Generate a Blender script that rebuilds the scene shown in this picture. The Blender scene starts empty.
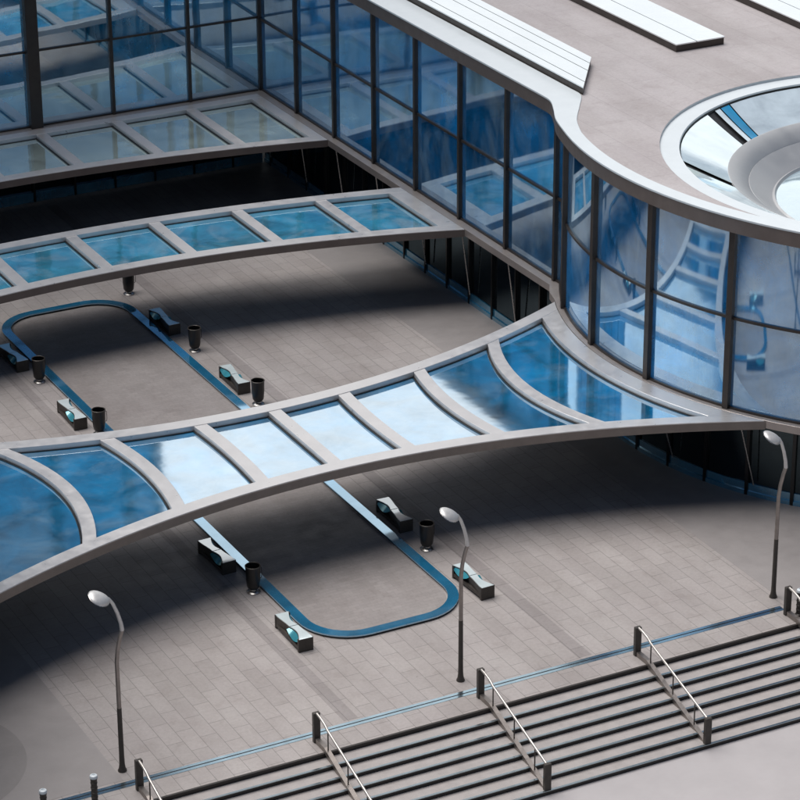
import bpy, bmesh, math, random
from mathutils import Vector, Matrix
random.seed(7)
R = math.radians
scene = bpy.context.scene
COL = scene.collection
PI = math.pi

# ---------------------------------------------------------------- materials
def new_mat(name):
    m = bpy.data.materials.new(name); m.use_nodes = True
    nt = m.node_tree
    for n in list(nt.nodes): nt.nodes.remove(n)
    out = nt.nodes.new('ShaderNodeOutputMaterial')
    return m, nt, out
def N(nt, t, **kw):
    n = nt.nodes.new(t)
    for k, v in kw.items():
        if k in n.inputs: n.inputs[k].default_value = v
        else: setattr(n, k, v)
    return n
def ramp(nt, fac, stops):
    r = nt.nodes.new('ShaderNodeValToRGB')
    el = r.color_ramp.elements
    while len(el) < len(stops): el.new(0.5)
    for e, (p, c) in zip(el, stops):
        e.position = p; e.color = (c[0], c[1], c[2], 1) if not isinstance(c, (int, float)) else (c, c, c, 1)
    nt.links.new(fac, r.inputs[0]); return r.outputs[0]
def coords(nt, scale=(1, 1, 1), rot=(0, 0, 0), loc=(0, 0, 0)):
    g = nt.nodes.new('ShaderNodeNewGeometry')
    mp = nt.nodes.new('ShaderNodeMapping')
    mp.inputs['Scale'].default_value = scale; mp.inputs['Rotation'].default_value = rot
    mp.inputs['Location'].default_value = loc
    nt.links.new(g.outputs['Position'], mp.inputs[0]); return mp.outputs[0]
def noise(nt, vec, scale, detail=4, rough=.55, dist=0):
    n = N(nt, 'ShaderNodeTexNoise', Scale=scale, Detail=detail, Roughness=rough, Distortion=dist)
    nt.links.new(vec, n.inputs['Vector']); return n.outputs['Fac']
def mul(nt, a, b, fac=1.0):
    m = nt.nodes.new('ShaderNodeMix'); m.data_type = 'RGBA'; m.blend_type = 'MULTIPLY'
    m.inputs[0].default_value = fac
    nt.links.new(a, m.inputs[6]); nt.links.new(b, m.inputs[7]); return m.outputs[2]

def plain(name, col, rough=.5, metal=0., var=.12, vscale=3., bump=0., spec=.5, coat=0.):
    m, nt, out = new_mat(name)
    b = N(nt, 'ShaderNodeBsdfPrincipled', Roughness=rough, Metallic=metal)
    b.inputs['Specular IOR Level'].default_value = spec
    b.inputs['Coat Weight'].default_value = coat
    v = coords(nt)
    f = noise(nt, v, vscale, 6, .65)
    c = ramp(nt, f, [(.3, [x*(1-var) for x in col]), (.7, [min(1, x*(1+var)) for x in col])])
    nt.links.new(c, b.inputs['Base Color'])
    rr = ramp(nt, noise(nt, v, vscale*2.3, 5), [(.3, max(.02, rough*.8)), (.7, min(1, rough*1.25))])
    nt.links.new(rr, b.inputs['Roughness'])
    if bump:
        bp = N(nt, 'ShaderNodeBump', Strength=bump, Distance=.02)
        nt.links.new(noise(nt, v, vscale*8, 4), bp.inputs['Height']); nt.links.new(bp.outputs[0], b.inputs['Normal'])
    nt.links.new(b.outputs[0], out.inputs[0]); return m

def paving(name, base, tw, tl, along_y=True, joint=.010, jcol=.55, var=.05, off=(0, 0)):
    """stone slabs: long side runs along world Y, half offset from row to row"""
    m, nt, out = new_mat(name)
    b = N(nt, 'ShaderNodeBsdfPrincipled', Roughness=.62)
    b.inputs['Specular IOR Level'].default_value = .35
    v = coords(nt, rot=(0, 0, R(90) if along_y else 0), loc=(off[0], off[1], 0))
    br = nt.nodes.new('ShaderNodeTexBrick')
    br.offset = .5; br.squash = 1
    br.inputs['Scale'].default_value = 1
    br.inputs['Brick Width'].default_value = tl; br.inputs['Row Height'].default_value = tw
    br.inputs['Mortar Size'].default_value = joint; br.inputs['Mortar Smooth'].default_value = .2
    br.inputs['Bias'].default_value = .0
    br.inputs['Color1'].default_value = [x*(1-var) for x in base]+[1]
    br.inputs['Color2'].default_value = [x*(1+var) for x in base]+[1]
    br.inputs['Mortar'].default_value = [x*jcol for x in base]+[1]
    nt.links.new(v, br.inputs['Vector'])
    g = coords(nt)
    big = ramp(nt, noise(nt, g, .35, 4, .6), [(.25, (.9, .88, .88)), (.75, (1.06, 1.06, 1.05))])
    fine = ramp(nt, noise(nt, g, 9, 6, .75), [(.25, (.86, .86, .86)), (.75, (1.1, 1.1, 1.1))])
    st = ramp(nt, noise(nt, g, 1.3, 5, .7, .6), [(.30, (.84, .82, .81)), (.46, (1, 1, 1))])
    gum = ramp(nt, noise(nt, g, 5.5, 2, .5), [(.76, (1, 1, 1)), (.80, (.72, .71, .7))])
    wear = ramp(nt, noise(nt, coords(nt, scale=(.5, .12, 1)), 1.2, 4, .6), [(.35, (.90, .89, .88)), (.6, (1.03, 1.03, 1.03))])
    big = mul(nt, mul(nt, big, gum), wear)
    c = mul(nt, br.outputs['Color'], big); c = mul(nt, c, fine); c = mul(nt, c, st, .7)
    nt.links.new(c, b.inputs['Base Color'])
    rr = ramp(nt, noise(nt, g, 1.7, 5), [(.3, .5), (.7, .72)])
    nt.links.new(rr, b.inputs['Roughness'])
    bp = N(nt, 'ShaderNodeBump', Strength=.25, Distance=.01)
    nt.links.new(fine, bp.inputs['Height']); nt.links.new(bp.outputs[0], b.inputs['Normal'])
    nt.links.new(b.outputs[0], out.inputs[0]); return m

def coated_glass(name, body, tint, fac_lo, fac_hi, rough=.015, wob=.02, wscale=.35, dirt=.15, bodyvar=.35, fres=.35, pv=0., haze=0., tilt=0.):
    """solar control glass: dark coloured body behind a reflective coat with rain marks"""
    m, nt, out = new_mat(name)
    v = coords(nt)
    d = N(nt, 'ShaderNodeBsdfDiffuse')
    fn = noise(nt, v, .55, 5, .6, .8)
    bc = ramp(nt, fn, [(.25, [x*(1-bodyvar) for x in body]), (.75, [x*(1+bodyvar) for x in body])])
    # rain streaks and dust flecks
    sv = coords(nt, scale=(5, 5, .35))
    streak = ramp(nt, noise(nt, sv, 1.6, 6, .7), [(.55, 0), (.8, 1)])
    fleck = ramp(nt, noise(nt, v, 14, 4, .8), [(.66, 0), (.74, 1)])
    ad = nt.nodes.new('ShaderNodeMath'); ad.operation = 'ADD'; ad.use_clamp = True
    nt.links.new(streak, ad.inputs[0]); nt.links.new(fleck, ad.inputs[1])
    ds = nt.nodes.new('ShaderNodeMath'); ds.operation = 'MULTIPLY'; ds.inputs[1].default_value = dirt
    nt.links.new(ad.outputs[0], ds.inputs[0])
    oi = nt.nodes.new('ShaderNodeObjectInfo')
    bc = mul(nt, bc, ramp(nt, oi.outputs['Random'], [(0, 1-pv), (1, 1.)]))
    haze_ = ramp(nt, noise(nt, coords(nt, scale=(1, 1, .6)), .42, 5, .62, 1.2), [(.46, 0), (.72, haze)])
    mh = nt.nodes.new('ShaderNodeMix'); mh.data_type = 'RGBA'
    nt.links.new(haze_, mh.inputs[0]); nt.links.new(bc, mh.inputs[6]); mh.inputs[7].default_value = (.50, .70, .82, 1)
    bc = mh.outputs[2]
    mx = nt.nodes.new('ShaderNodeMix'); mx.data_type = 'RGBA'
    nt.links.new(ds.outputs[0], mx.inputs[0]); nt.links.new(bc, mx.inputs[6]); mx.inputs[7].default_value = (.45, .5, .52, 1)
    nt.links.new(mx.outputs[2], d.inputs['Color'])
    g = N(nt, 'ShaderNodeBsdfGlossy', Roughness=rough); g.inputs['Color'].default_value = (*tint, 1)
    bp = N(nt, 'ShaderNodeBump', Strength=wob, Distance=.3)
    nt.links.new(noise(nt, v, wscale, 2, .4), bp.inputs['Height'])
    nrm = bp.outputs[0]
    if tilt:
        wn = N(nt, 'ShaderNodeTexWhiteNoise', noise_dimensions='1D'); nt.links.new(oi.outputs['Random'], wn.inputs['W'])
        sb = nt.nodes.new('ShaderNodeVectorMath'); sb.operation = 'SUBTRACT'; sb.inputs[1].default_value = (.5, .5, .5)
        nt.links.new(wn.outputs['Color'], sb.inputs[0])
        sc_ = nt.nodes.new('ShaderNodeVectorMath'); sc_.operation = 'SCALE'; sc_.inputs['Scale'].default_value = tilt
        nt.links.new(sb.outputs[0], sc_.inputs[0])
        ad2 = nt.nodes.new('ShaderNodeVectorMath'); nt.links.new(nrm, ad2.inputs[0]); nt.links.new(sc_.outputs[0], ad2.inputs[1])
        nn_ = nt.nodes.new('ShaderNodeVectorMath'); nn_.operation = 'NORMALIZE'; nt.links.new(ad2.outputs[0], nn_.inputs[0])
        nrm = nn_.outputs[0]
    nt.links.new(nrm, g.inputs['Normal'])
    lw = N(nt, 'ShaderNodeLayerWeight', Blend=fres)
    fr = ramp(nt, lw.outputs['Facing'], [(.0, fac_lo), (1., fac_hi)])
    cl = ramp(nt, noise(nt, v, .8, 6, .7, .5), [(.3, .86), (.65, 1.0)])
    fm = nt.nodes.new('ShaderNodeMath'); fm.operation = 'MULTIPLY'
    nt.links.new(fr, fm.inputs[0]); nt.links.new(cl, fm.inputs[1])
    mix = nt.nodes.new('ShaderNodeMixShader')
    nt.links.new(fm.outputs[0], mix.inputs[0]); nt.links.new(d.outputs[0], mix.inputs[1]); nt.links.new(g.outputs[0], mix.inputs[2])
    nt.links.new(mix.outputs[0], out.inputs[0]); return m

M = {}
M['pave'] = paving('paving_slabs', (.30, .277, .268), .55, 1.22)
M['pave_dark'] = paving('dark_paving_slabs', (.235, .215, .21), .55, 1.22)
M['smooth'] = plain('smooth_paving', (.235, .216, .21), .55, 0, .07, .8, .15)
M['inner'] = paving('fine_brick_paving', (.245, .225, .218), .18, .40, False, .006, .8, .05)
M['lower'] = plain('lower_paving', (.33, .31, .312), .7, 0, .05, .6, .1)
M['ring'] = plain('ring_paving', (.19, .175, .17), .6, 0, .07, 1.2, .1)
M['stone_step'] = plain('step_stone', (.29, .265, .255), .6, 0, .1, 2.5, .15)
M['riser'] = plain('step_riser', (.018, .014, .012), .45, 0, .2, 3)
M['nosing'] = plain('nosing_metal', (.34, .40, .43), .22, .9, .15, 2)
M['roof'] = paving('roof_slabs', (.37, .345, .35), 1.9, 3.8, True, .014, .80, .025, (.4, .7))
M['coping'] = plain('white_coping', (.54, .585, .61), .35, 0, .03, 1.2)
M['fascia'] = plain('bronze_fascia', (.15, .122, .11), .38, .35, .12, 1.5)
M['mull'] = plain('bronze_mullion', (.055, .045, .04), .35, .5, .15, 2)
M['beam'] = plain('aluminium_beam', (.60, .585, .58), .34, .55, .05, 1.2, 0)
M['ledge'] = plain('aluminium_ledge', (.36, .32, .30), .36, .5, .07, 1.5, 0)
M['glass'] = coated_glass('blue_window_glass', (.012, .25, .64), (.74, .91, 1.0), .47, .80, .045, .010, .5, .35, .6, .35, .6, .42, .02)
M['glass_rear'] = coated_glass('rear_window_glass', (.02, .42, .82), (.86, .97, 1.0), .60, .88, .02, .012, .5, .25, .5, .35, .7, .45, .02)
M['sky_tint_pane'] = coated_glass('sky_tint_glass', (.42, .55, .62), (.8, .92, 1.0), .35, .8, .03, .01, .5, .1, .15)  # paler tower panes, sky reflection put into the body colour
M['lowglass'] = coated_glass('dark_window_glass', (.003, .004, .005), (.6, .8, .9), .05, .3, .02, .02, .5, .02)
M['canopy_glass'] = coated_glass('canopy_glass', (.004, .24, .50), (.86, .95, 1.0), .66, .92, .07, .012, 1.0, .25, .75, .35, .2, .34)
M['canopy_glass_mid'] = coated_glass('middle_canopy_glass', (.07, .46, .72), (.86, .96, 1.0), .55, .9, .06, .02, 1.2, .2, .6, .35, .25, .75)  # pale blue reflections of the middle canopy put into the body colour
M['canopy_glass_rear'] = coated_glass('rear_canopy_glass', (.52, .64, .60), (.88, .97, .97), .62, .85, .05, .02, 1.2, .25, .3, .35, .15, .3)  # grey green reflections of the rear canopy put into the body colour
M['strip'] = coated_glass('blue_strip_glass', (.02, .21, .40), (.62, .84, 1.0), .55, .9, .06, .01, .6, .05)
M['chan'] = plain('channel_steel', (.42, .55, .62), .16, .95, .15, 1.2)
M['black'] = plain('black_plastic', (.004, .004, .0045), .35, 0, .2, 3)
M['dark'] = plain('dark_bronze', (.05, .043, .037), .45, .3, .2, 5)
M['steel'] = plain('brushed_steel', (.42, .405, .39), .28, .95, .1, 6)
M['face_shade'] = plain('taupe_face_shade', (.20, .172, .155), .4, .4, .1, 2)  # shaded front face of the front canopy, as a colour
M['rail'] = plain('satin_rail', (.40, .375, .35), .42, .7, .08, 3)
M['brown_steel'] = plain('bronze_steel', (.27, .24, .22), .38, .8, .15, 4)
M['whitepanel'] = coated_glass('bench_panel', (.86, .98, 1.0), (.95, .99, 1.0), .42, .8, .08, .01, 2, .1, .1)
M['teal'] = coated_glass('teal_panel', (.04, .24, .30), (.6, .95, 1.0), .12, .4, .2, .01, 2, .1, .3)
M['whiteglass'] = coated_glass('skylight_glass', (.45, .52, .56), (.95, .98, 1.0), .72, .92, .05, .01, .5, .05, .05)
M['whiteglass2'] = coated_glass('rooflight_glass', (.74, .85, .90), (.90, .98, 1.0), .40, .8, .05, .03, .9, .1, .25)
M['cone'] = plain('spun_metal', (.46, .465, .47), .38, .6, .03, .5)
M['plinth'] = coated_glass('teal_plinth', (.03, .16, .26), (.7, .9, 1.0), .35, .8, .08, .01, 1, .2, .6)
M['disc'] = coated_glass('disc_glass', (.40, .52, .58), (.9, .98, 1.0), .5, .85, .05, .02, .9, .1, .2)
M['bluepane'] = coated_glass('blue_pane', (.01, .26, .50), (.8, .95, 1.0), .2, .6, .06, .01, 1, .1)
M['lamp'] = plain('lamp_metal', (.56, .55, .54), .42, .5, .1, 9)

# ---------------------------------------------------------------- mesh helpers
class MB:
    def __init__(s): s.v = []; s.f = []; s.m = []; s.cur = 0
    def add(s, vs, fs):
        o = len(s.v); s.v += [tuple(p) for p in vs]; s.f += [tuple(i+o for i in f) for f in fs]; s.m += [s.cur]*len(fs)
    def box(s, x0, x1, y0, y1, z0, z1):
        s.add([(x, y, z) for z in (z0, z1) for y in (y0, y1) for x in (x0, x1)],
              [(0, 2, 3, 1), (4, 5, 7, 6), (0, 1, 5, 4), (2, 6, 7, 3), (0, 4, 6, 2), (1, 3, 7, 5)])
        return s
    def band(s, A, B, z0, z1):
        """solid between two plan polylines"""
        n = len(A); vs = []
        for a, b in zip(A, B): vs += [(a[0], a[1], z0), (b[0], b[1], z0), (b[0], b[1], z1), (a[0], a[1], z1)]
        fs = [(0, 1, 2, 3), (4*n-1, 4*n-2, 4*n-3, 4*n-4)]
        for i in range(n-1):
            o = 4*i
            for k in range(4): fs.append((o+k, o+4+k, o+4+(k+1) % 4, o+(k+1) % 4))
        s.add(vs, fs); return s
    def grid_solid(s, P, nu, nv, z0, z1):
        """P(u,v)->(x,y); closed slab"""
        def idx(i, j, t): return t*(nu+1)*(nv+1) + j*(nu+1)+i
        vs = []
        for t, z in ((0, z0), (1, z1)):
            for j in range(nv+1):
                for i in range(nu+1):
                    x, y = P(i/nu, j/nv); vs.append((x, y, z))
        fs = []
        for j in range(nv):
            for i in range(nu):
                fs.append((idx(i, j, 1), idx(i+1, j, 1), idx(i+1, j+1, 1), idx(i, j+1, 1)))
                fs.append((idx(i, j, 0), idx(i, j+1, 0), idx(i+1, j+1, 0), idx(i+1, j, 0)))
        for i in range(nu):
            fs.append((idx(i, 0, 0), idx(i+1, 0, 0), idx(i+1, 0, 1), idx(i, 0, 1)))
            fs.append((idx(i+1, nv, 0), idx(i, nv, 0), idx(i, nv, 1), idx(i+1, nv, 1)))
        for j in range(nv):
            fs.append((idx(0, j+1, 0), idx(0, j, 0), idx(0, j, 1), idx(0, j+1, 1)))
            fs.append((idx(nu, j, 0), idx(nu, j+1, 0), idx(nu, j+1, 1), idx(nu, j, 1)))
        s.add(vs, fs); return s
    def tube(s, pts, r, n=10):
        pts = [Vector(p) for p in pts]; rs = r if isinstance(r, (list, tuple)) else [r]*len(pts)
        vs = []; prev = None
        for i, p in enumerate(pts):
            if i == 0: d = pts[1]-p
            elif i == len(pts)-1: d = p-pts[i-1]
            else: d = (pts[i+1]-p).normalized()+(p-pts[i-1]).normalized()
            d.normalize()
            if prev is None:
                a = Vector((1, 0, 0)) if abs(d.x) < .9 else Vector((0, 1, 0))
                u = d.cross(a).normalized()
            else: u = (prev - d*prev.dot(d)).normalized()
            prev = u; w = d.cross(u)
            for k in range(n):
                t = 2*PI*k/n; vs.append(p+(u*math.cos(t)+w*math.sin(t))*rs[i])
        fs = [tuple(range(n))[::-1], tuple(range((len(pts)-1)*n, len(pts)*n))]
        for i in range(len(pts)-1):
            for k in range(n): fs.append((i*n+k, i*n+(k+1) % n, (i+1)*n+(k+1) % n, (i+1)*n+k))
        s.add(vs, fs); return s
    def lathe(s, prof, c=(0, 0), n=28, a0=0, a1=2*PI, closed=True):
        vs = []; m = n if closed else n+1
        for (r, z) in prof:
            for k in range(m):
                t = a0+(a1-a0)*k/n; vs.append((c[0]+r*math.cos(t), c[1]+r*math.sin(t), z))
        fs = []
        for i in range(len(prof)-1):
            for k in range(n):
                k2 = (k+1) % n if closed else k+1
                fs.append((i*m+k, i*m+k2, (i+1)*m+k2, (i+1)*m+k))
        s.add(vs, fs); return s
    def prism(s, poly, z0, z1):
        n = len(poly)
        s.add([(x, y, z0) for x, y in poly]+[(x, y, z1) for x, y in poly],
              [tuple(range(n))[::-1], tuple(range(n, 2*n))]+[(i, (i+1) % n, n+(i+1) % n, n+i) for i in range(n)])
        return s
    def build(s, name, mat, parent=None, smooth=False, bevel=0, mx=False, mats=None):
        off = parent.location if parent is not None else Vector((0, 0, 0))
        if parent is not None and parent.parent is not None: off = Vector(parent['origin'])
        vs = [((MIR-x if mx else x)-off[0], y-off[1], z-off[2]) for x, y, z in s.v]
        me = bpy.data.meshes.new(name); me.from_pydata(vs, [], s.f)
        for i, p in enumerate(me.polygons): p.material_index = s.m[i]
        for q in (mats or [mat]): me.materials.append(q)
        bm = bmesh.new(); bm.from_mesh(me)
        bmesh.ops.remove_doubles(bm, verts=bm.verts, dist=1e-5)
        bmesh.ops.recalc_face_normals(bm, faces=bm.faces)
        if bevel:
            es = [e for e in bm.edges if len(e.link_faces) == 2 and e.calc_face_angle(0) > .6]
            bmesh.ops.bevel(bm, geom=es, offset=bevel, segments=1, affect='EDGES', clamp_overlap=True)
        bm.to_mesh(me); bm.free()
        if smooth:
            for p in me.polygons: p.use_smooth = True
            if smooth != 'all': me.set_sharp_from_angle(angle=R(35))
        o = bpy.data.objects.new(name, me); COL.objects.link(o)
        if parent is not None:
            o.parent = parent; o['origin'] = tuple(off)
        return o

MIR = 75.6      # the court is symmetric about x = 37.8
def tag(o, label=None, cat=None, group=None, kind=None):
    if label: o['label'] = label
    if cat: o['category'] = cat
    if group: o['group'] = group
    if kind: o['kind'] = kind
    return o
def empty(name, loc, label, cat, group=None):
    o = bpy.data.objects.new(name, None); COL.objects.link(o); o.location = loc
    o.empty_display_size = .5
    return tag(o, label, cat, group)
def copy_tree(o, parent=None):
    c = o.copy(); COL.objects.link(c); c.parent = parent
    for ch in list(o.children): copy_tree(ch, c)
    return c

# ---------------------------------------------------------------- the building outline
CX, CY, CR = 64.1, 81.6, 13.2
YB = 115.9; XW = 52.93
def wall_path(off, step=4.0, ystart=YB, a_end=300, low=False):
    """plan line of the east wing and the rotunda, pushed out by off (towards the court)"""
    x = XW-off; r = CR+off
    if low: x = 53.05-off; r = 12.45+off
    c = (x-CX)/r
    a0 = math.degrees(math.acos(max(-1, c)))
    y0 = CY+r*math.sin(R(a0))
    pts = [(x, ystart)]
    k = 6
    for i in range(1, k+1): pts.append((x, ystart+(y0-ystart)*i/k))
    n = 46
    for i in range(1, n+1):
        a = a0+(a_end-a0)*i/n
        pts.append((CX+r*math.cos(R(a)), CY+r*math.sin(R(a))))
    pts.append((96, pts[-1][1]))
    return pts
def arc(r, a0, a1, n, c=(CX, CY)):
    return [(c[0]+r*math.cos(R(a0+(a1-a0)*i/n)), c[1]+r*math.sin(R(a0+(a1-a0)*i/n))) for i in range(n+1)]
A0 = 147.8
MA = [158.4+15.7*i for i in range(10)]
MY = [115.9-3.84*i for i in range(8)]      # mullion rows along the east wing, corner first
LZ0, LZ1 = 3.20, 3.50
ZT = 10.2

def cat_spline(P, n=6):
    out = []
    for i in range(len(P)-1):
        p0 = P[max(i-1, 0)]; p1 = P[i]; p2 = P[i+1]; p3 = P[min(i+2, len(P)-1)]
        for k in range(n):
            t = k/n
            out.append(tuple(.5*((2*b)+(-a+c)*t+(2*a-5*b+4*c-d)*t*t+(-a+3*b-3*c+d)*t**3) for a, b, c, d in zip(p0, p1, p2, p3)))
    out.append(P[-1]); return out
RC = (66.1, 81.4)
def coping_lines():
    o = [(52.72, 150), (52.72, 130), (52.72, 112), (52.72, 100), (52.72, 94), (52.72, 91.2)] + \
        cat_spline([(52.72, 90.0), (52.66, 89.2), (52.25, 88.25), (51.72, 87.15), (51.215, 85.50)], 5)
    i = [(54.08, 150), (54.08, 130), (54.08, 112), (54.08, 100), (54.08, 94), (54.08, 91.2)] + \
        cat_spline([(54.08, 90.0), (54.02, 89.2), (53.3, 88.1), (52.38, 86.75), (51.802, 85.446)], 5)
    o = o[:-1]+arc(15.44, 164.6, 290, 48, RC)
    i = i[:-1]+arc(14.86, 164.2, 290, 48, RC)
    o.append((96, o[-1][1])); i.append((96, i[-1][1]))
    return o, i

def building(mx, lab, group, full=True):
    root = empty('glass_building', (MIR-70 if mx else 70, 100, 0), lab, 'building', group)
    K = dict(mx=mx)
    # --- coping and fascia
    o, i = coping_lines()
    MB().band(o, i, 10.72, 10.80).build('coping', M['coping'], root, bevel=.012, **K)
    def inset(line, d):
        q = []
        for k, p in enumerate(line):
            a = line[max(k-1, 0)]; b = line[min(k+1, len(line)-1)]
            t = Vector((b[0]-a[0], b[1]-a[1])).normalized(); q.append((p[0]-t.y*d, p[1]+t.x*d))
        return q
    # outline runs north to south with the court on its right-hand side; inside is to the left
    fo = inset(o, .03); fi = inset(o, .75)
    MB().band(fo, fi, ZT, 10.717).build('fascia', M['fascia'], root, **K)
    # --- roof sheet with the round opening
    bm = bmesh.new()
    outer = [(p[0]+.0, p[1]) for p in inset(o, .2)]+[(96, 150)]
    hc = (61.6, 78.1); hr = 9.37
    loops = [outer] + ([[(hc[0]+hr*math.cos(2*PI*k/96), hc[1]+hr*math.sin(2*PI*k/96)) for k in range(96)]])
    for L in loops:
        vs = [bm.verts.new((x, y, 10.76)) for x, y in L]
        for k in range(len(vs)): bm.edges.new((vs[k], vs[(k+1) % len(vs)]))
    bmesh.ops.triangle_fill(bm, edges=bm.edges[:], use_beauty=True)
    mb = MB(); bm.verts.index_update()
    mb.add([v.co[:] for v in bm.verts], [tuple(v.index for v in f.verts) for f in bm.faces if f.calc_area() > 1e-6]); bm.free()
    ro = mb.build('roof', M['roof'], root, **K)
    # --- skylight boxes on the roof
    def sky(poly, lines, h=.30):
        s = MB().prism(poly, 10.765, 10.77+h-.03).build('skylight', M['mull'], root, **K)
        (a, b, c, d) = poly   # a,b = front edge north->south ; d,c = rear edge
        cuts = [0]+lines+[1]
        for u0, u1 in zip(cuts[:-1], cuts[1:]):
            g = .018/abs(d[0]-a[0])
            e0 = u0+(g if u0 > 0 else -.01); e1 = u1-(g if u1 < 1 else -.01)
            L = lambda p, q, t: (p[0]+(q[0]-p[0])*t, p[1]+(q[1]-p[1])*t)
            q = [L(a, d, e0), L(b, c, e0), L(b, c, e1), L(a, d, e1)]
            q[1] = (q[1][0], q[1][1]-.03); q[2] = (q[2][0], q[2][1]-.03)
            MB().prism(q, 10.77+h-.027, 10.77+h+.02).build('skylight_panel', M['whiteglass'], s, **K)
    sky([(54.12, 148), (54.12, 89.25), (56.3, 92.3), (56.3, 148)], [.17, .55, .8])
    sky([(60.15, 148), (60.15, 92.15), (62.4, 92.15), (62.4, 148)], [.42])
    sky([(66.25, 148), (66.25, 92.15), (68.5, 92.15), (68.5, 148)], [.42])
    # --- round rooflight: rim, sloping glass ring, spun metal funnel, glass disc
    rl = MB().lathe([(9.38, 10.765), (9.37, 10.66), (8.66, 10.66), (8.64, 10.60)], hc, 128).build('rooflight', M['coping'], root, smooth=True, **K)
    bars = [(-65, 'whiteglass2'), (-18, 'whiteglass2'), (35, 'whiteglass2'), (109.2, 'bluepane'), (113.2, 'whiteglass2'), (117.5, 'whiteglass2'), (157, 'whiteglass2'), (205, 'whiteglass2'), (250, 'whiteglass2')]
    SK = 4
    for k, (a, gm) in enumerate(bars):
        a2 = bars[(k+1) % len(bars)][0]+(360 if k == len(bars)-1 else 0)
        g0 = .25 if gm == 'bluepane' or a == 113.2 else 1.9
        g1 = .25 if bars[(k+1) % len(bars)][0] in (109.2, 113.2) else 1.9
        nn = max(3, int((a2-a)/4)); nr = 6; vs = []
        for j in range(nr+1):
            t = j/nr; rr = 8.60+(6.86-8.60)*t
            for q in range(nn+1):
                an = R(a+g0+(a2-g1-a-g0)*q/nn+SK*t)
                vs.append((hc[0]+rr*math.cos(an), hc[1]+rr*math.sin(an), 10.53-.73*t))
        fs = [(j*(nn+1)+q, j*(nn+1)+q+1, (j+1)*(nn+1)+q+1, (j+1)*(nn+1)+q) for j in range(nr) for q in range(nn)]
        mb = MB(); mb.add(vs, fs); mb.build('ring_pane', M[gm], rl, smooth='all', **K)
    MB().lathe([(8.64, 10.60), (8.62, 10.48), (6.8, 9.70)], hc, 96).build('ring_frame', M['black'], rl, smooth=True, **K)
    MB().lathe([(6.90, 9.78), (6.87, 9.82), (6.82, 9.815), (6.12, 9.42), (6.10, 9.38), (6.08, 9.39), (5.22, 8.86), (5.14, 8.90), (5.08, 8.80)], hc, 128).build('funnel', M['cone'], rl, smooth=True, **K)
    MB().lathe([(5.1, 8.80), (2.5, 8.95), (.01, 9.0)], hc, 96).build('glass_disc', M['disc'], rl, smooth='all', **K)
    # --- ledge
    MB().band(wall_path(.42)[:8]+wall_path(.27)[8:], wall_path(-.25), LZ0, LZ1).build('ledge', M['ledge'], root, bevel=.01, **K)
    MB().band(wall_path(.06), wall_path(-.2), LZ1+.002, LZ1+.07).build('sill', M['mull'], root, **K)
    # --- windows: every bay, two rows
    bays = []
    for k in range(7): bays.append([(XW, MY[k]), (XW, MY[k+1])])
    ystart = CY+CR*math.sin(R(A0))
    bays.append([(XW, MY[7]), (XW, ystart)]+arc(CR, A0, MA[0], 4)[1:])
    for k in range(len(MA)-1): bays.append(arc(CR, MA[k], MA[k+1], 12))
    def inn(p, d):
        if p[1] >= ystart-.001 and abs(p[0]-XW) < .02: return (p[0]+d, p[1])
        v = Vector((p[0]-CX, p[1]-CY)); v = v*(1-d/v.length); return (CX+v.x, CY+v.y)
    for b in bays:
        ib = [inn(p, .03) for p in b]; ib2 = [inn(p, .06) for p in b]
        for z0, z1 in ((3.56, 6.86), (6.94, ZT+.02)):
            MB().band(ib, ib2, z0, z1).build('window_pane', M['glass'], root, smooth=True, **K)
        MB().band([inn(p, -.05) for p in b], [inn(p, .08) for p in b], 6.855, 6.945).build('transom', M['mull'], root, **K)
    # --- mullions
    for y in MY:
        MB().box(XW-.14, XW+.08, y-.075, y+.075, LZ1+.003, ZT-.002).build('mullion', M['mull'], root, bevel=.008, **K)
    for a in MA:
        w = .115/CR
        q = [(CX+r*math.cos(R(a)+s*w), CY+r*math.sin(R(a)+s*w)) for r, s in ((CR+.16, -1), (CR+.16, 1), (CR-.1, 1), (CR-.1, -1))]
        MB().prism(q, LZ1+.003, ZT-.002).build('mullion', M['mull'], root, bevel=.01, **K)
    # --- lower storey, dark glass set back under the ledge
    lw = wall_path(0, low=True); lw2 = wall_path(-.05, low=True)
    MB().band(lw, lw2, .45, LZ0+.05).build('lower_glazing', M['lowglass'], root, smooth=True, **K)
    MB().band(wall_path(.10, low=True), wall_path(-.1, low=True), .003, .16).build('plinth', M['plinth'], root, **K)
    MB().band(wall_path(.05, low=True), wall_path(-.1, low=True), .162, .45).build('plinth', M['plinth'], root, **K)
    ys = [115.2-1.92*k for k in range(14)]
    for k, y in enumerate(ys):
        MB().box(52.93, 53.13, y-.05, y+.05, .003, LZ0+.02).build('lower_mullion', M['black'], root, **K)
        if k % 2 == 0:
            MB().tube([(52.58, y-.05, LZ0+.02), (52.86, y-.25, .5)], .028, 8).build('brace', M['steel'], root, smooth=True, **K)
    for k in range(16):
        a = 152+8*k
        r = 12.55
        q = [(CX+rr*math.cos(R(a)+s*.005), CY+rr*math.sin(R(a)+s*.005)) for rr, s in ((r, -1), (r, 1), (r-.2, 1), (r-.2, -1))]
        MB().prism(q, .003, LZ0+.02).build('lower_mullion', M['black'], root, **K)
        if k % 2 == 1:
            a2 = R(a+1.5)
            MB().tube([(CX+13.3*math.cos(R(a)), CY+13.3*math.sin(R(a)), LZ0+.02), (CX+12.62*math.cos(a2), CY+12.62*math.sin(a2), .5)], .028, 8).build('brace', M['steel'], root, smooth=True, **K)
    return root

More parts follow.
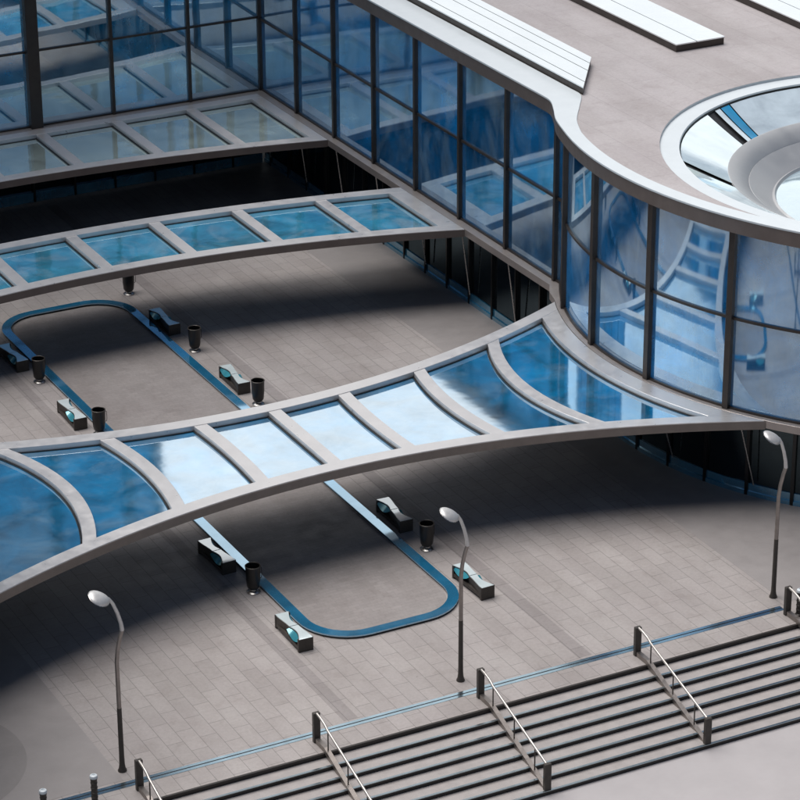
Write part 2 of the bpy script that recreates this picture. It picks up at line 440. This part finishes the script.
east = building(False, 'long glass wing ending in a rotunda with a round funnel rooflight, on the right', 'glass buildings round the court')
west = building(True, 'mirrored glass wing and rotunda across the court, just beyond the left edge', 'glass buildings round the court')

# ---------------------------------------------------------------- rear wing
rear = empty('rear_building', (38, 118, 0), 'glass fronted rear building with one thick dark column, closing the court at the top left', 'building')
XM = [38.0+3.77*k for k in range(-4, 4)]        # mullions
XL = MIR-XW
xs = [XL+.12]+XM[0:]+[XW-.12]
for a, b in zip(xs[:-1], xs[1:]):
    for z0, z1 in ((3.56, 6.96), (7.04, 10.2)):
        MB().box(a, b, YB+.03, YB+.06, z0, z1).build('window_pane', M['glass_rear'], rear)
    MB().box(a, b, YB-.04, YB+.08, 6.955, 7.045).build('transom', M['mull'], rear)
for x in XM:
    th = .28 if abs(x-41.77) < .1 or abs(x-34.23) < .1 else .07
    MB().box(x-th, x+th, YB-(.30 if th > .1 else .12), YB+.09, LZ1+.003, ZT-.002).build('mullion' if th < .1 else 'column', M['mull'], rear, bevel=.01)
MB().box(XL+.5, XW-.43, YB-.4, YB+.2, LZ0, LZ1).build('ledge', M['ledge'], rear, bevel=.01)
MB().box(XL+.2, XW-.2, YB-.05, YB+.2, LZ1+.002, LZ1+.07).build('sill', M['mull'], rear)
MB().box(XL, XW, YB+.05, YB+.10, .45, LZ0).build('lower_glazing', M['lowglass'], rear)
MB().box(XL+.1, XW-.1, YB-.08, YB+.2, .003, .45).build('plinth', M['plinth'], rear)
for k in range(15):
    x = XL+1.2+1.96*k
    MB().box(x-.05, x+.05, YB-.12, YB+.04, .003, LZ0-.002).build('lower_mullion', M['black'], rear)
MB().box(XL-.1, XW-.28, YB-.1, YB+30, 10.2, 10.8).build('fascia', M['fascia'], rear)
MB().box(XL-.1, XW-.27, YB-.13, YB+30, 10.803, 10.86).build('roof', M['coping'], rear)
MB().box(XL-.1, XW-.27, YB+.3, YB+30, .01, 10.19).build('wall', M['mull'], rear)
# tower on the rear wing, known from reflections; widened and raised to shade the court
tow = empty('glass_tower', (35, 124, 10.86), 'tall blue glass tower standing on the rear building, above the top edge, enlarged to shade the court', 'tower')
TX0, TX1 = 23.0, 47.0
MB().box(TX0, TX1, YB+.4, YB+16, 10.87, 64).build('wall', M['mull'], tow)
tx = [TX0]+[x for x in XM if TX0+1 < x < TX1-1]+[TX1]
for a, b in zip(tx[:-1], tx[1:]):
    for r_ in range(14):
        z0 = 10.95+3.8*r_
        MB().box(a+.06, b-.06, YB+.34, YB+.39, z0, z0+3.5).build('window_pane', M['sky_tint_pane' if (r_*5+int(a)) % 4 == 1 else 'glass_rear'], tow)
for x in tx: MB().box(x-.26, x+.26, YB+.2, YB+.395, 10.87, 64).build('mullion', M['mull'], tow)

# ---------------------------------------------------------------- canopies over the court
def region(mb, xa, xb, yf, yb, nu, nv, z0, z1):
    def P(u, v):
        y = .5*(yf(38)+yb(38)); x = 38
        for _ in range(12):
            x = xa(y)+(xb(y)-xa(y))*u
            y = yf(x)+(yb(x)-yf(x))*v
        return x, y
    return mb.grid_solid(P, nu, nv, z0, z1)
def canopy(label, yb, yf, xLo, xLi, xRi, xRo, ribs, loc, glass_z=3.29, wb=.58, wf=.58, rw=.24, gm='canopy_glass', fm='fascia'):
    t = empty('glass_canopy', loc, label, 'canopy', 'glass canopies bridging the court')
    ybi = lambda x: yb(x)-wb; yfi = lambda x: yf(x)+wf
    region(MB(), xLo, xRo, ybi, yb, 48, 2, LZ0, LZ1).build('beam', M['beam'], t, bevel=.012)
    region(MB(), xLo, xRo, yf, yfi, 48, 2, LZ0, LZ1).build('beam', M['beam'], t, bevel=.012)
    region(MB(), xLo, xRo, (lambda x: yf(x)-.022), (lambda x: yf(x)-.002), 48, 1, LZ0-.03, LZ1-.035).build('face_shade_strip', M[fm], t)  # dark strip paints shade onto the beam's front face
    region(MB(), xRi, xRo, yfi, ybi, 2, 16, LZ0, LZ1-.003).build('end_frame', M['beam'], t, bevel=.01)
    region(MB(), xLo, xLi, yfi, ybi, 2, 16, LZ0, LZ1-.003).build('end_frame', M['beam'], t, bevel=.01)
    edges = [(xLi, xLi)]
    for rb in ribs:
        l = (lambda rb: lambda y: rb(y)-rw)(rb); r = (lambda rb: lambda y: rb(y)+rw)(rb)
        region(MB(), l, r, yfi, ybi, 2, 16, LZ0+.03, LZ1-.02).build('rib', M['beam'], t, bevel=.01)
        edges.append((l, r))
    edges.append((xRi, xRi))
    for k in range(len(edges)-1):
        a = edges[k][1]; b = edges[k+1][0]
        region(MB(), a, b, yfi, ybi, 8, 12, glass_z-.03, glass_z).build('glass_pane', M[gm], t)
        region(MB(), a, b, yfi, ybi, 8, 12, glass_z-.05, glass_z-.034).build('light_block_sheet', M['black'], t)  # unseen black sheet added to stop bounce light and deepen the shadow below
        # thin dark strips painting the shaded rib and beam faces at their foot
        g = lambda f, d: (lambda y: f(y)+d)
        region(MB(), g(b, -.075), b, yfi, ybi, 1, 12, glass_z+.001, glass_z+.03).build('foot_shade', M['black'], t)
        region(MB(), a, b, (lambda x: ybi(x)-.06), ybi, 8, 1, glass_z+.001, glass_z+.02).build('foot_shade', M['black'], t)
    return t
k_ = lambda c: (lambda y: c)
CXR = 38.15
# front canopy: hourglass plan, both long edges pinch to the middle, ribs bend round the rotundas
c3b = lambda x: 83.72+(x-37.8)**2/57.
c3f = lambda x: 77.82-(x-38.3)**2/60.
def circ_x(r, side):
    def f(y):
        d = math.sqrt(max(r*r-(y-CY)**2, 1)); return CX-d if side > 0 else MIR-CX+d
    return f
def rib3(o):
    def f(y):
        t = (y-80.6)/3.3; s = 0 if o == 0 else (1 if o > 0 else -1)
        return CXR+o-s*(.065*abs(o))*(1-t*t)
    return f
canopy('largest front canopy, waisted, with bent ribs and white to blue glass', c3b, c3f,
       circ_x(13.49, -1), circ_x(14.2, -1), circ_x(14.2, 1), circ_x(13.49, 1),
       [rib3(o) for o in (-9.3, -6.1, -2.85, 0, 2.85, 6.1, 9.3)], (37.8, 80.7, LZ0), fm='face_shade')
c2b = lambda x: 102.98-(x-37.8)**2/120.
c2f = lambda x: 98.0-(x-38.4)**2/82.
xe = XW-.43
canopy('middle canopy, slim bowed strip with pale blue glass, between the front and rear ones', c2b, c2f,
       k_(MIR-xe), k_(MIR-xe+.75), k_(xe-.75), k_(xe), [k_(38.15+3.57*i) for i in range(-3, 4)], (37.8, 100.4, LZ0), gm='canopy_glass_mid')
c1f = lambda x: 109.85-(x-38.5)**2/115.
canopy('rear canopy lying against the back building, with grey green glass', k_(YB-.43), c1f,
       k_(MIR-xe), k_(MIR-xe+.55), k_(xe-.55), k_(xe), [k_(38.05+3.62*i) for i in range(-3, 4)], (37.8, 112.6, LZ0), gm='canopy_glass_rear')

# ---------------------------------------------------------------- ground
def structure(o): return tag(o, kind='structure')
structure(MB().box(-400, 500, -300, 66.93, -1.5, -1.2).build('lower_pavement', M['lower']))
structure(MB().box(-400, 500, 66.94, 700, -1.5, 0).build('plaza_pavement', M['pave']))
structure(MB().box(-400, 26.15, 68.35, 300, .004-.003, .004).build('side_pavement', M['smooth']))
structure(MB().box(49.68, 500, 68.35, 300, .001, .004).build('side_pavement', M['smooth']))
rp = MB().lathe([(.01, .008), (3.3, .008)], (20.95, 71.9), 72).build('round_pavement', M['ring']); structure(rp)
for x in (33.66, 42.0):
    structure(MB().box(x-.24, x+.24, 68.35, 115, .001, .004).build('dark_paving_band', M['pave_dark']))
def rrect(x0, x1, y0, y1, r, n=10):
    p = []
    for cx, cy, a in ((x1-r, y1-r, 0), (x0+r, y1-r, 90), (x0+r, y0+r, 180), (x1-r, y0+r, 270)):
        p += [(cx+r*math.cos(R(a+90*i/n)), cy+r*math.sin(R(a+90*i/n))) for i in range(n+1)]
    return p
inner = rrect(35.22, 40.13, 73.1, 103.1, 1.45)
structure(MB().prism(inner, .001, .005).build('inner_pavement', M['inner']))
# raised blue strip round the inner pavement
s = empty('kerb_loop', (37.7, 88, 0), 'long rounded loop of raised glossy blue strip set on the plaza', 'kerb strip')
o_ = rrect(34.82, 40.53, 72.70, 103.50, 1.81); i_ = rrect(35.18, 40.17, 73.06, 103.14, 1.46)
o_.append(o_[0]); i_.append(i_[0])
MB().band(o_, i_, .07, .12).build('glass_top', M['strip'], s)
o2 = rrect(34.84, 40.51, 72.72, 103.48, 1.8); i2 = rrect(35.14, 40.21, 73.02, 103.18, 1.5); o2.append(o2[0]); i2.append(i2[0])
MB().band(o2, i2, .003, .069).build('base', M['black'], s)
# drainage channel
d = empty('drainage_channel', (35, 68.1, 0), 'narrow double steel channel running along the top of the steps', 'drain')
MB().box(10, 49.36, 67.93, 68.05, .002, .012).build('steel_cover', M['chan'], d)
MB().box(10, 49.36, 68.10, 68.22, .002, .012).build('steel_cover', M['chan'], d)
MB().box(10, 49.36, 68.052, 68.098, .001, .006).build('slot', M['black'], d)

# ---------------------------------------------------------------- steps
SX0, SX1 = 8, 64
st = empty('staircase', (36, 65.2, -1.2), 'wide flight of eight low steps with dark risers and metal nosings', 'stairs')
for k in range(8):
    y1 = 66.93-.5*k; z = -.15*k
    if k > 0:
        MB().box(SX0, SX1, y1+.03, y1+.5+.02, z-.15, z).build('tread', M['stone_step'], st)
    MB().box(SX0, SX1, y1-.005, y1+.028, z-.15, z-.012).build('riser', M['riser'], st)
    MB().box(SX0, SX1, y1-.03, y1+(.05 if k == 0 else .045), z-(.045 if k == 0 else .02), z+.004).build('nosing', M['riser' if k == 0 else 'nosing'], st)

# ---------------------------------------------------------------- stair railings
GR = 'stair railings across the steps'
def railing():
    t = empty('stair_railing', (0, 0, 0), '', 'railing', GR)
    y0, y1, zb = .70, -3.42, -1.2     # relative to the top edge of the steps (y = 66.93)
    MB().box(-.11, .11, y0-.06, y0+.08, .003, 1.02).build('post', M['dark'], t, bevel=.012)
    MB().box(-.11, .11, y1-.08, y1+.06, zb+.003, zb+1.05).build('post', M['dark'], t, bevel=.012)
    # sloping base beam
    prof = [(y0-.06, .16), (.05, .16), (y1+.06, zb+.20), (y1+.06, zb+.01), (-.05, -.05), (.0, .004), (y0-.06, .004)]
    n = len(prof); mb = MB()
    mb.add([(-.075, y, z) for y, z in prof]+[(.075, y, z) for y, z in prof],
           [tuple(range(n)), tuple(range(n, 2*n))[::-1]]+[(i, n+i, n+(i+1) % n, (i+1) % n) for i in range(n)])
    mb.build('base_beam', M['brown_steel'], t)
    H = [(0, y0-.05, 1.0), (0, y0-.25, .98), (0, .20, .92), (0, .08, .88), (0, -.05, .80), (0, y1+.05, zb+1.0)]
    MB().tube(H, .042, 10).build('handrail', M['rail'], t, smooth=True)
    for f in (.02, .42, .80):
        y = -.02+(y1+.1)*f
        zt = .80+(zb+1.0-.80)*((y+.05)/(y1+.10)); zbm = .16+(zb+.04)*((y-.05)/(y1+.01))
        MB().tube([(0, y, zbm-.03), (0, y, zt-.01)], .022, 8).build('baluster', M['dark'], t, smooth=True)
    return t
rl_lab = ['leftmost stair railing, at the bottom left beside two bollards', 'second stair railing from the left, on the steps',
          'middle stair railing, just right of the middle street lamp', 'fourth stair railing, standing alone on the right part of the steps',
          'rightmost stair railing, next to the lone bollard at the right edge']
r0 = railing()
for k, x in enumerate((26.38, 32.15, 37.8, 43.5, 49.25)):
    o = r0 if k == 0 else copy_tree(r0)
    o.location = (x, 66.93, 0); o['label'] = rl_lab[k]

# ---------------------------------------------------------------- street lamps
def lamp():
    t = empty('street_lamp', (0, 0, 0), '', 'street lamp', 'street lamps above the steps')
    MB().lathe([(.135, .0), (.135, .04), (.105, .10), (.085, .24), (.078, .5), (.0, .5)], n=16).build('base', M['dark'], t, smooth=True)
    MB().tube([(0, 0, .3), (0, 0, 2.15)], [.08, .072], 14).build('lower_pole', M['dark'], t, smooth=True)
    MB().tube([(0, 0, 2.14), (0, 0, 3.0), (.0, 0, 3.7), (.04, -.01, 4.1), (.13, -.02, 4.5), (.2, -.03, 4.72)], [.068, .066, .064, .062, .062, .062], 14).build('pole', M['brown_steel'], t, smooth=True)
    MB().tube([(.2, -.03, 4.71), (.17, -.04, 4.95), (.07, -.06, 5.32), (-.07, -.09, 5.68), (-.20, -.12, 5.88), (-.33, -.15, 5.98)], [.066, .06, .056, .052, .048, .03], 14).build('arm', M['lamp'], t, smooth=True)
    # spoon shaped head: flattened ellipsoid, tilted down at its outer end
    mb = MB(); nu, nv = 24, 12; vs = []
    tilt = Matrix.Rotation(R(24), 3, 'X') @ Matrix.Rotation(R(26), 3, 'Y')
    def shell(mb, sx, sy, sz, lo, hi, dz=0):
        vs = []; n2 = 8
        for j in range(n2+1):
            ph = R(lo+(hi-lo)*j/n2)
            for i in range(nu):
                a = 2*PI*i/nu
                taper = 1-.18*math.cos(a)
                p = Vector((sx*math.cos(ph)*math.cos(a), sy*taper*math.cos(ph)*math.sin(a), sz*math.sin(ph)+dz))
                p = tilt @ p; vs.append((p.x-.50, p.y-.17, p.z+5.98))
        fs = [(j*nu+i, j*nu+(i+1) % nu, (j+1)*nu+(i+1) % nu, (j+1)*nu+i) for j in range(n2) for i in range(nu)]
        mb.add(vs, fs); return mb
    hd = shell(MB(), .36, .30, .13, 0, 90).build('lamp_head', M['lamp'], t, smooth=True)
    shell(MB(), .34, .28, .06, -90, 0, -.012).build('diffuser', M['coping'], hd, smooth=True)
    mbr = shell(MB(), .375, .315, .035, -60, 60); mbr.build('rim', M['steel'], hd, smooth=True)
    return t
l0 = lamp()
for k, (x, lb) in enumerate(((26.33, 'left street lamp, slender with spoon shaped head, by the leftmost railing'),
                             (37.76, 'middle street lamp, slender bent post standing in front of the bench'),
                             (49.53, 'right street lamp, its head overlapping the rotunda ledge'))):
    o = l0 if k == 0 else copy_tree(l0)
    o.location = (x, 68.85, 0); o['label'] = lb

# ---------------------------------------------------------------- litter bins
def litter_bin():
    t = empty('litter_bin', (0, 0, 0), '', 'bin', 'black litter bins beside the blue loop')
    MB().lathe([(.01, .004), (.23, .004), (.235, .03), (.19, .06), (.13, .09), (.12, .14)], n=28).build('foot', M['steel'], t, smooth=True)
    MB().lathe([(.12, .12), (.17, .16), (.215, .24), (.24, .5), (.255, .98), (.235, .98), (.225, .5), (.2, .26), (.01, .24)], n=32).build('body', M['black'], t, smooth=True)
    MB().lathe([(.262, .95), (.268, .985), (.25, 1.0), (.232, .985), (.236, .95), (.262, .95)], n=32).build('rim', M['dark'], t, smooth=True)
    MB().tube([(.25, .05, .9), (.30, .06, .86), (.305, .06, .6), (.29, .06, .5), (.25, .05, .47)], .012, 6).build('handle', M['dark'], t, smooth=True)
    return t
b0 = litter_bin()
for k, (x, y, lb) in enumerate(((41.05, 77.3, 'black bin right of the near blue strip, above the middle street lamp'),
                                (34.5, 77.25, 'black bin between the two near benches on the left blue strip'),
                                (41.05, 90.95, 'black bin just above the front canopy, right of the blue loop'),
                                (34.7, 91.3, 'black bin half hidden by the front canopy, on the left strip of the loop'),
                                (34.45, 96.85, 'black bin nearest the left edge, just right of the bench cut by the frame'),
                                (41.0, 96.8, 'black bin between the two far benches on the right side of the loop'),
                                (41.0, 103.6, 'farthest black bin, peeking out below the middle canopy'))):
    o = b0 if k == 0 else copy_tree(b0)
    o.location = (x, y, 0); o['label'] = lb; o.rotation_euler = (0, 0, random.uniform(-.4, .4))

# ---------------------------------------------------------------- benches
def bench():
    t = empty('bench', (0, 0, 0), '', 'bench', 'wavy benches along the blue loop')
    L = 1.9; W = .25; H = .45
    def xl(u):      # u: 0 far end .. 1 near end ; left edge of the seat ribbon
        if u <= .5: return -W+.09*(math.sin(PI*(u)))**2
        return -W+.09*(math.sin(PI*u))**2+.11*math.sin(PI*(2*u-1))
    xr = lambda u: -xl(1-u)
    yy = lambda u: L/2-L*u
    n = 20
    for u0, u1 in ((.0, .49), (.51, 1.)):
        A = []; B = []
        for i in range(n+1):
            u = u0+(u1-u0)*i/n
            A.append((xl(u)+.015, yy(u))); B.append((xr(u)-.015, yy(u)))
        MB().band(A, B, H, H+.025).build('seat_panel', M['whitepanel'], t)
    A = [(xl(i/40), yy(i/40)) for i in range(41)]; B = [(xr(i/40), yy(i/40)) for i in range(41)]
    MB().band(A, B, .20, H-.001).build('body', M['dark'], t)
    MB().box(-W-.01, W+.01, L/2-.10, L/2+.005, .003, H+.02).build('end_block', M['dark'], t, bevel=.01)
    MB().box(-W-.01, W+.01, -L/2-.005, -L/2+.10, .003, H+.02).build('end_block', M['dark'], t, bevel=.01)
    MB().box(-W, W, -L/2+.1, L/2-.1, .08, .199).build('lower_rail', M['dark'], t)
    for sgn in (1, -1):    # leaf shaped sloping side panels in the recesses
        vs = []; fs = []; m = 14
        for i in range(m+1):
            q = .5+.5*i/m; e = xl(q)-.004
            u = q
            x_in = min(e, -W+.30); vs += [(sgn*x_in, sgn*yy(u), H-.03), (sgn*(-W-.004), sgn*yy(u), .24-.0*i+.16*(1-math.sin(PI*i/m)))]
        for i in range(m): fs.append((2*i, 2*i+1, 2*i+3, 2*i+2))
        mb = MB(); mb.add(vs, fs); mb.build('side_panel', M['teal'], t, smooth='all')
    return t
be = bench()
for k, (x, y, flip, lb) in enumerate(((34.32, 73.75, 0, 'white topped bench at the lower left corner of the blue loop'),
                                      (34.3, 79.75, 0, 'white topped bench just below the front canopy, left of the near bin'),
                                      (41.05, 79.7, 1, 'dim bench in the canopy shadow, right of the blue strip'),
                                      (41.1, 74.1, 1, 'bench behind the middle street lamp, at the lower right corner of the loop'),
                                      (41.0, 93.0, 1, 'bench left of the bin above the front canopy, right side of the far loop'),
                                      (40.9, 99.6, 1, 'farthest bench on the right, in dark shade by the far bend of the strip'),
                                      (34.25, 92.9, 0, 'bench left of the far strip, just above the front canopy by a half hidden bin'),
                                      (34.2, 99.0, 0, 'bench cut by the left edge, in deep shade'))):
    o = be if k == 0 else copy_tree(be)
    o.location = (x, y, 0); o['label'] = lb; o.rotation_euler = (0, 0, PI*0+(R(2) if k % 2 else R(-1.5)))
    if flip: o.scale = (-1, 1, 1)

# ---------------------------------------------------------------- bollards
def bollard():
    t = empty('bollard', (0, 0, 0), '', 'bollard', 'bollards at the ends of the steps')
    prof = [(.13, .003), (.13, .05), (.095, .08)]
    for z in (.2, .36, .52, .68):
        prof += [(.093, z), (.104, z+.01), (.104, z+.03), (.093, z+.04)]
    prof += [(.10, .8), (.118, .86)]
    MB().lathe(prof, n=20).build('post', M['dark'], t, smooth=True)
    MB().lathe([(.118, .86), (.122, .90), (.105, .945), (.05, .96), (.045, .94), (.01, .94)], n=20).build('cap', M['coping'], t, smooth=True)
    return t
bo = bollard()
for k, (x, y, lb) in enumerate(((24.94, 67.57, 'dark bollard with round white cap, nearest the leftmost railing'),
                                (23.35, 67.5, 'dark bollard with round white cap, farthest left at the bottom edge'),
                                (49.56, 67.42, 'dark bollard with white cap at the right edge, against the railing post'))):
    o = bo if k == 0 else copy_tree(bo)
    o.location = (x, y, 0); o['label'] = lb

# ---------------------------------------------------------------- camera
cam = bpy.data.cameras.new('camera'); co = bpy.data.objects.new('camera', cam); COL.objects.link(co)
a = Vector((-1639., 1285., -2872.744506565107)).normalized()    # world +Y in camera axes
b = Vector((6074., 1325., -2872.744506565107)).normalized()     # world +X
up = b.cross(a)
rot = Matrix((b, a, up))      # rows = world axes expressed in camera axes  -> camera to world
co.matrix_world = Matrix.Translation((0, 0, 45)) @ rot.to_4x4()
cam.sensor_width = 36; cam.lens = 36*2872.7445/800; cam.clip_start = 1; cam.clip_end = 3000
scene.camera = co

# ---------------------------------------------------------------- light
SUN_EL, SUN_AZ = 70, -30       # azimuth from +Y towards +X
sd = Vector((math.sin(R(SUN_AZ))*math.cos(R(SUN_EL)), math.cos(R(SUN_AZ))*math.cos(R(SUN_EL)), math.sin(R(SUN_EL))))
sl = bpy.data.lights.new('sun', 'SUN'); sl.energy = 5.0; sl.angle = R(56); sl.color = (1, .965, .93)
so = bpy.data.objects.new('sun', sl); COL.objects.link(so)
so.rotation_euler = sd.to_track_quat('Z', 'Y').to_euler(); so.location = (38, 90, 60)
w = bpy.data.worlds.new('World'); scene.world = w; w.use_nodes = True
nt = w.node_tree
for n in list(nt.nodes): nt.nodes.remove(n)
out = nt.nodes.new('ShaderNodeOutputWorld')
sky = nt.nodes.new('ShaderNodeTexSky'); sky.sky_type = 'NISHITA'; sky.sun_disc = False
sky.sun_elevation = R(SUN_EL); sky.sun_rotation = R(SUN_AZ); sky.air_density = 1.; sky.dust_density = .6
bg = nt.nodes.new('ShaderNodeBackground'); bg.inputs[1].default_value = .05
nt.links.new(sky.outputs[0], bg.inputs[0])
# a bright cloud bank low in the sky beyond the court
tc = nt.nodes.new('ShaderNodeTexCoord')
def math_(op, a, b=None, c=None, clamp=False):
    n = nt.nodes.new('ShaderNodeMath'); n.operation = op; n.use_clamp = clamp
    for k, x in enumerate((a, b, c)):
        if x is None: continue
        if isinstance(x, (int, float)): n.inputs[k].default_value = x
        else: nt.links.new(x, n.inputs[k])
    return n.outputs[0]
def sstep(v, lo, hi):
    m_ = nt.nodes.new('ShaderNodeMapRange'); m_.interpolation_type = 'SMOOTHSTEP'
    m_.inputs[1].default_value = lo; m_.inputs[2].default_value = hi
    nt.links.new(v, m_.inputs[0]); return m_.outputs[0]
sx = nt.nodes.new('ShaderNodeSeparateXYZ'); nt.links.new(tc.outputs['Generated'], sx.inputs[0])
nz = N(nt, 'ShaderNodeTexNoise', Scale=4.5, Detail=7, Roughness=.62); nt.links.new(tc.outputs['Generated'], nz.inputs['Vector'])
nf = math_('SUBTRACT', nz.outputs['Fac'], .5)
zz = math_('MULTIPLY_ADD', nf, .22, sx.outputs['Z'])
AZC = R(-12)
h = math_('ADD', math_('MULTIPLY', sx.outputs['X'], math.sin(AZC)), math_('MULTIPLY', sx.outputs['Y'], math.cos(AZC)))
r2 = math_('SQRT', math_('MAXIMUM', math_('SUBTRACT', 1.0, math_('MULTIPLY', sx.outputs['Z'], sx.outputs['Z'])), .0001))
hz = math_('MULTIPLY_ADD', nf, .5, math_('DIVIDE', h, r2))
cloud = math_('MULTIPLY', math_('MULTIPLY', sstep(zz, .17, .27), math_('SUBTRACT', 1.0, sstep(zz, .50, .62))), sstep(hz, .18, .5))
bc = nt.nodes.new('ShaderNodeBackground'); bc.inputs[0].default_value = (.97, .985, 1, 1); bc.inputs[1].default_value = 1.15
nt.links.new(math_('MULTIPLY_ADD', nf, .9, 1.05), bc.inputs[1])
mix = nt.nodes.new('ShaderNodeMixShader')
nt.links.new(cloud, mix.inputs[0]); nt.links.new(bg.outputs[0], mix.inputs[1]); nt.links.new(bc.outputs[0], mix.inputs[2])
nt.links.new(mix.outputs[0], out.inputs[0])

vs = scene.view_settings
vs.view_transform = 'Standard'; vs.look = 'None'; vs.exposure = 0.0; vs.gamma = 1; vs.use_curve_mapping = False
scene.cycles.max_bounces = 8; scene.cycles.glossy_bounces = 6; scene.cycles.sample_clamp_indirect = 6
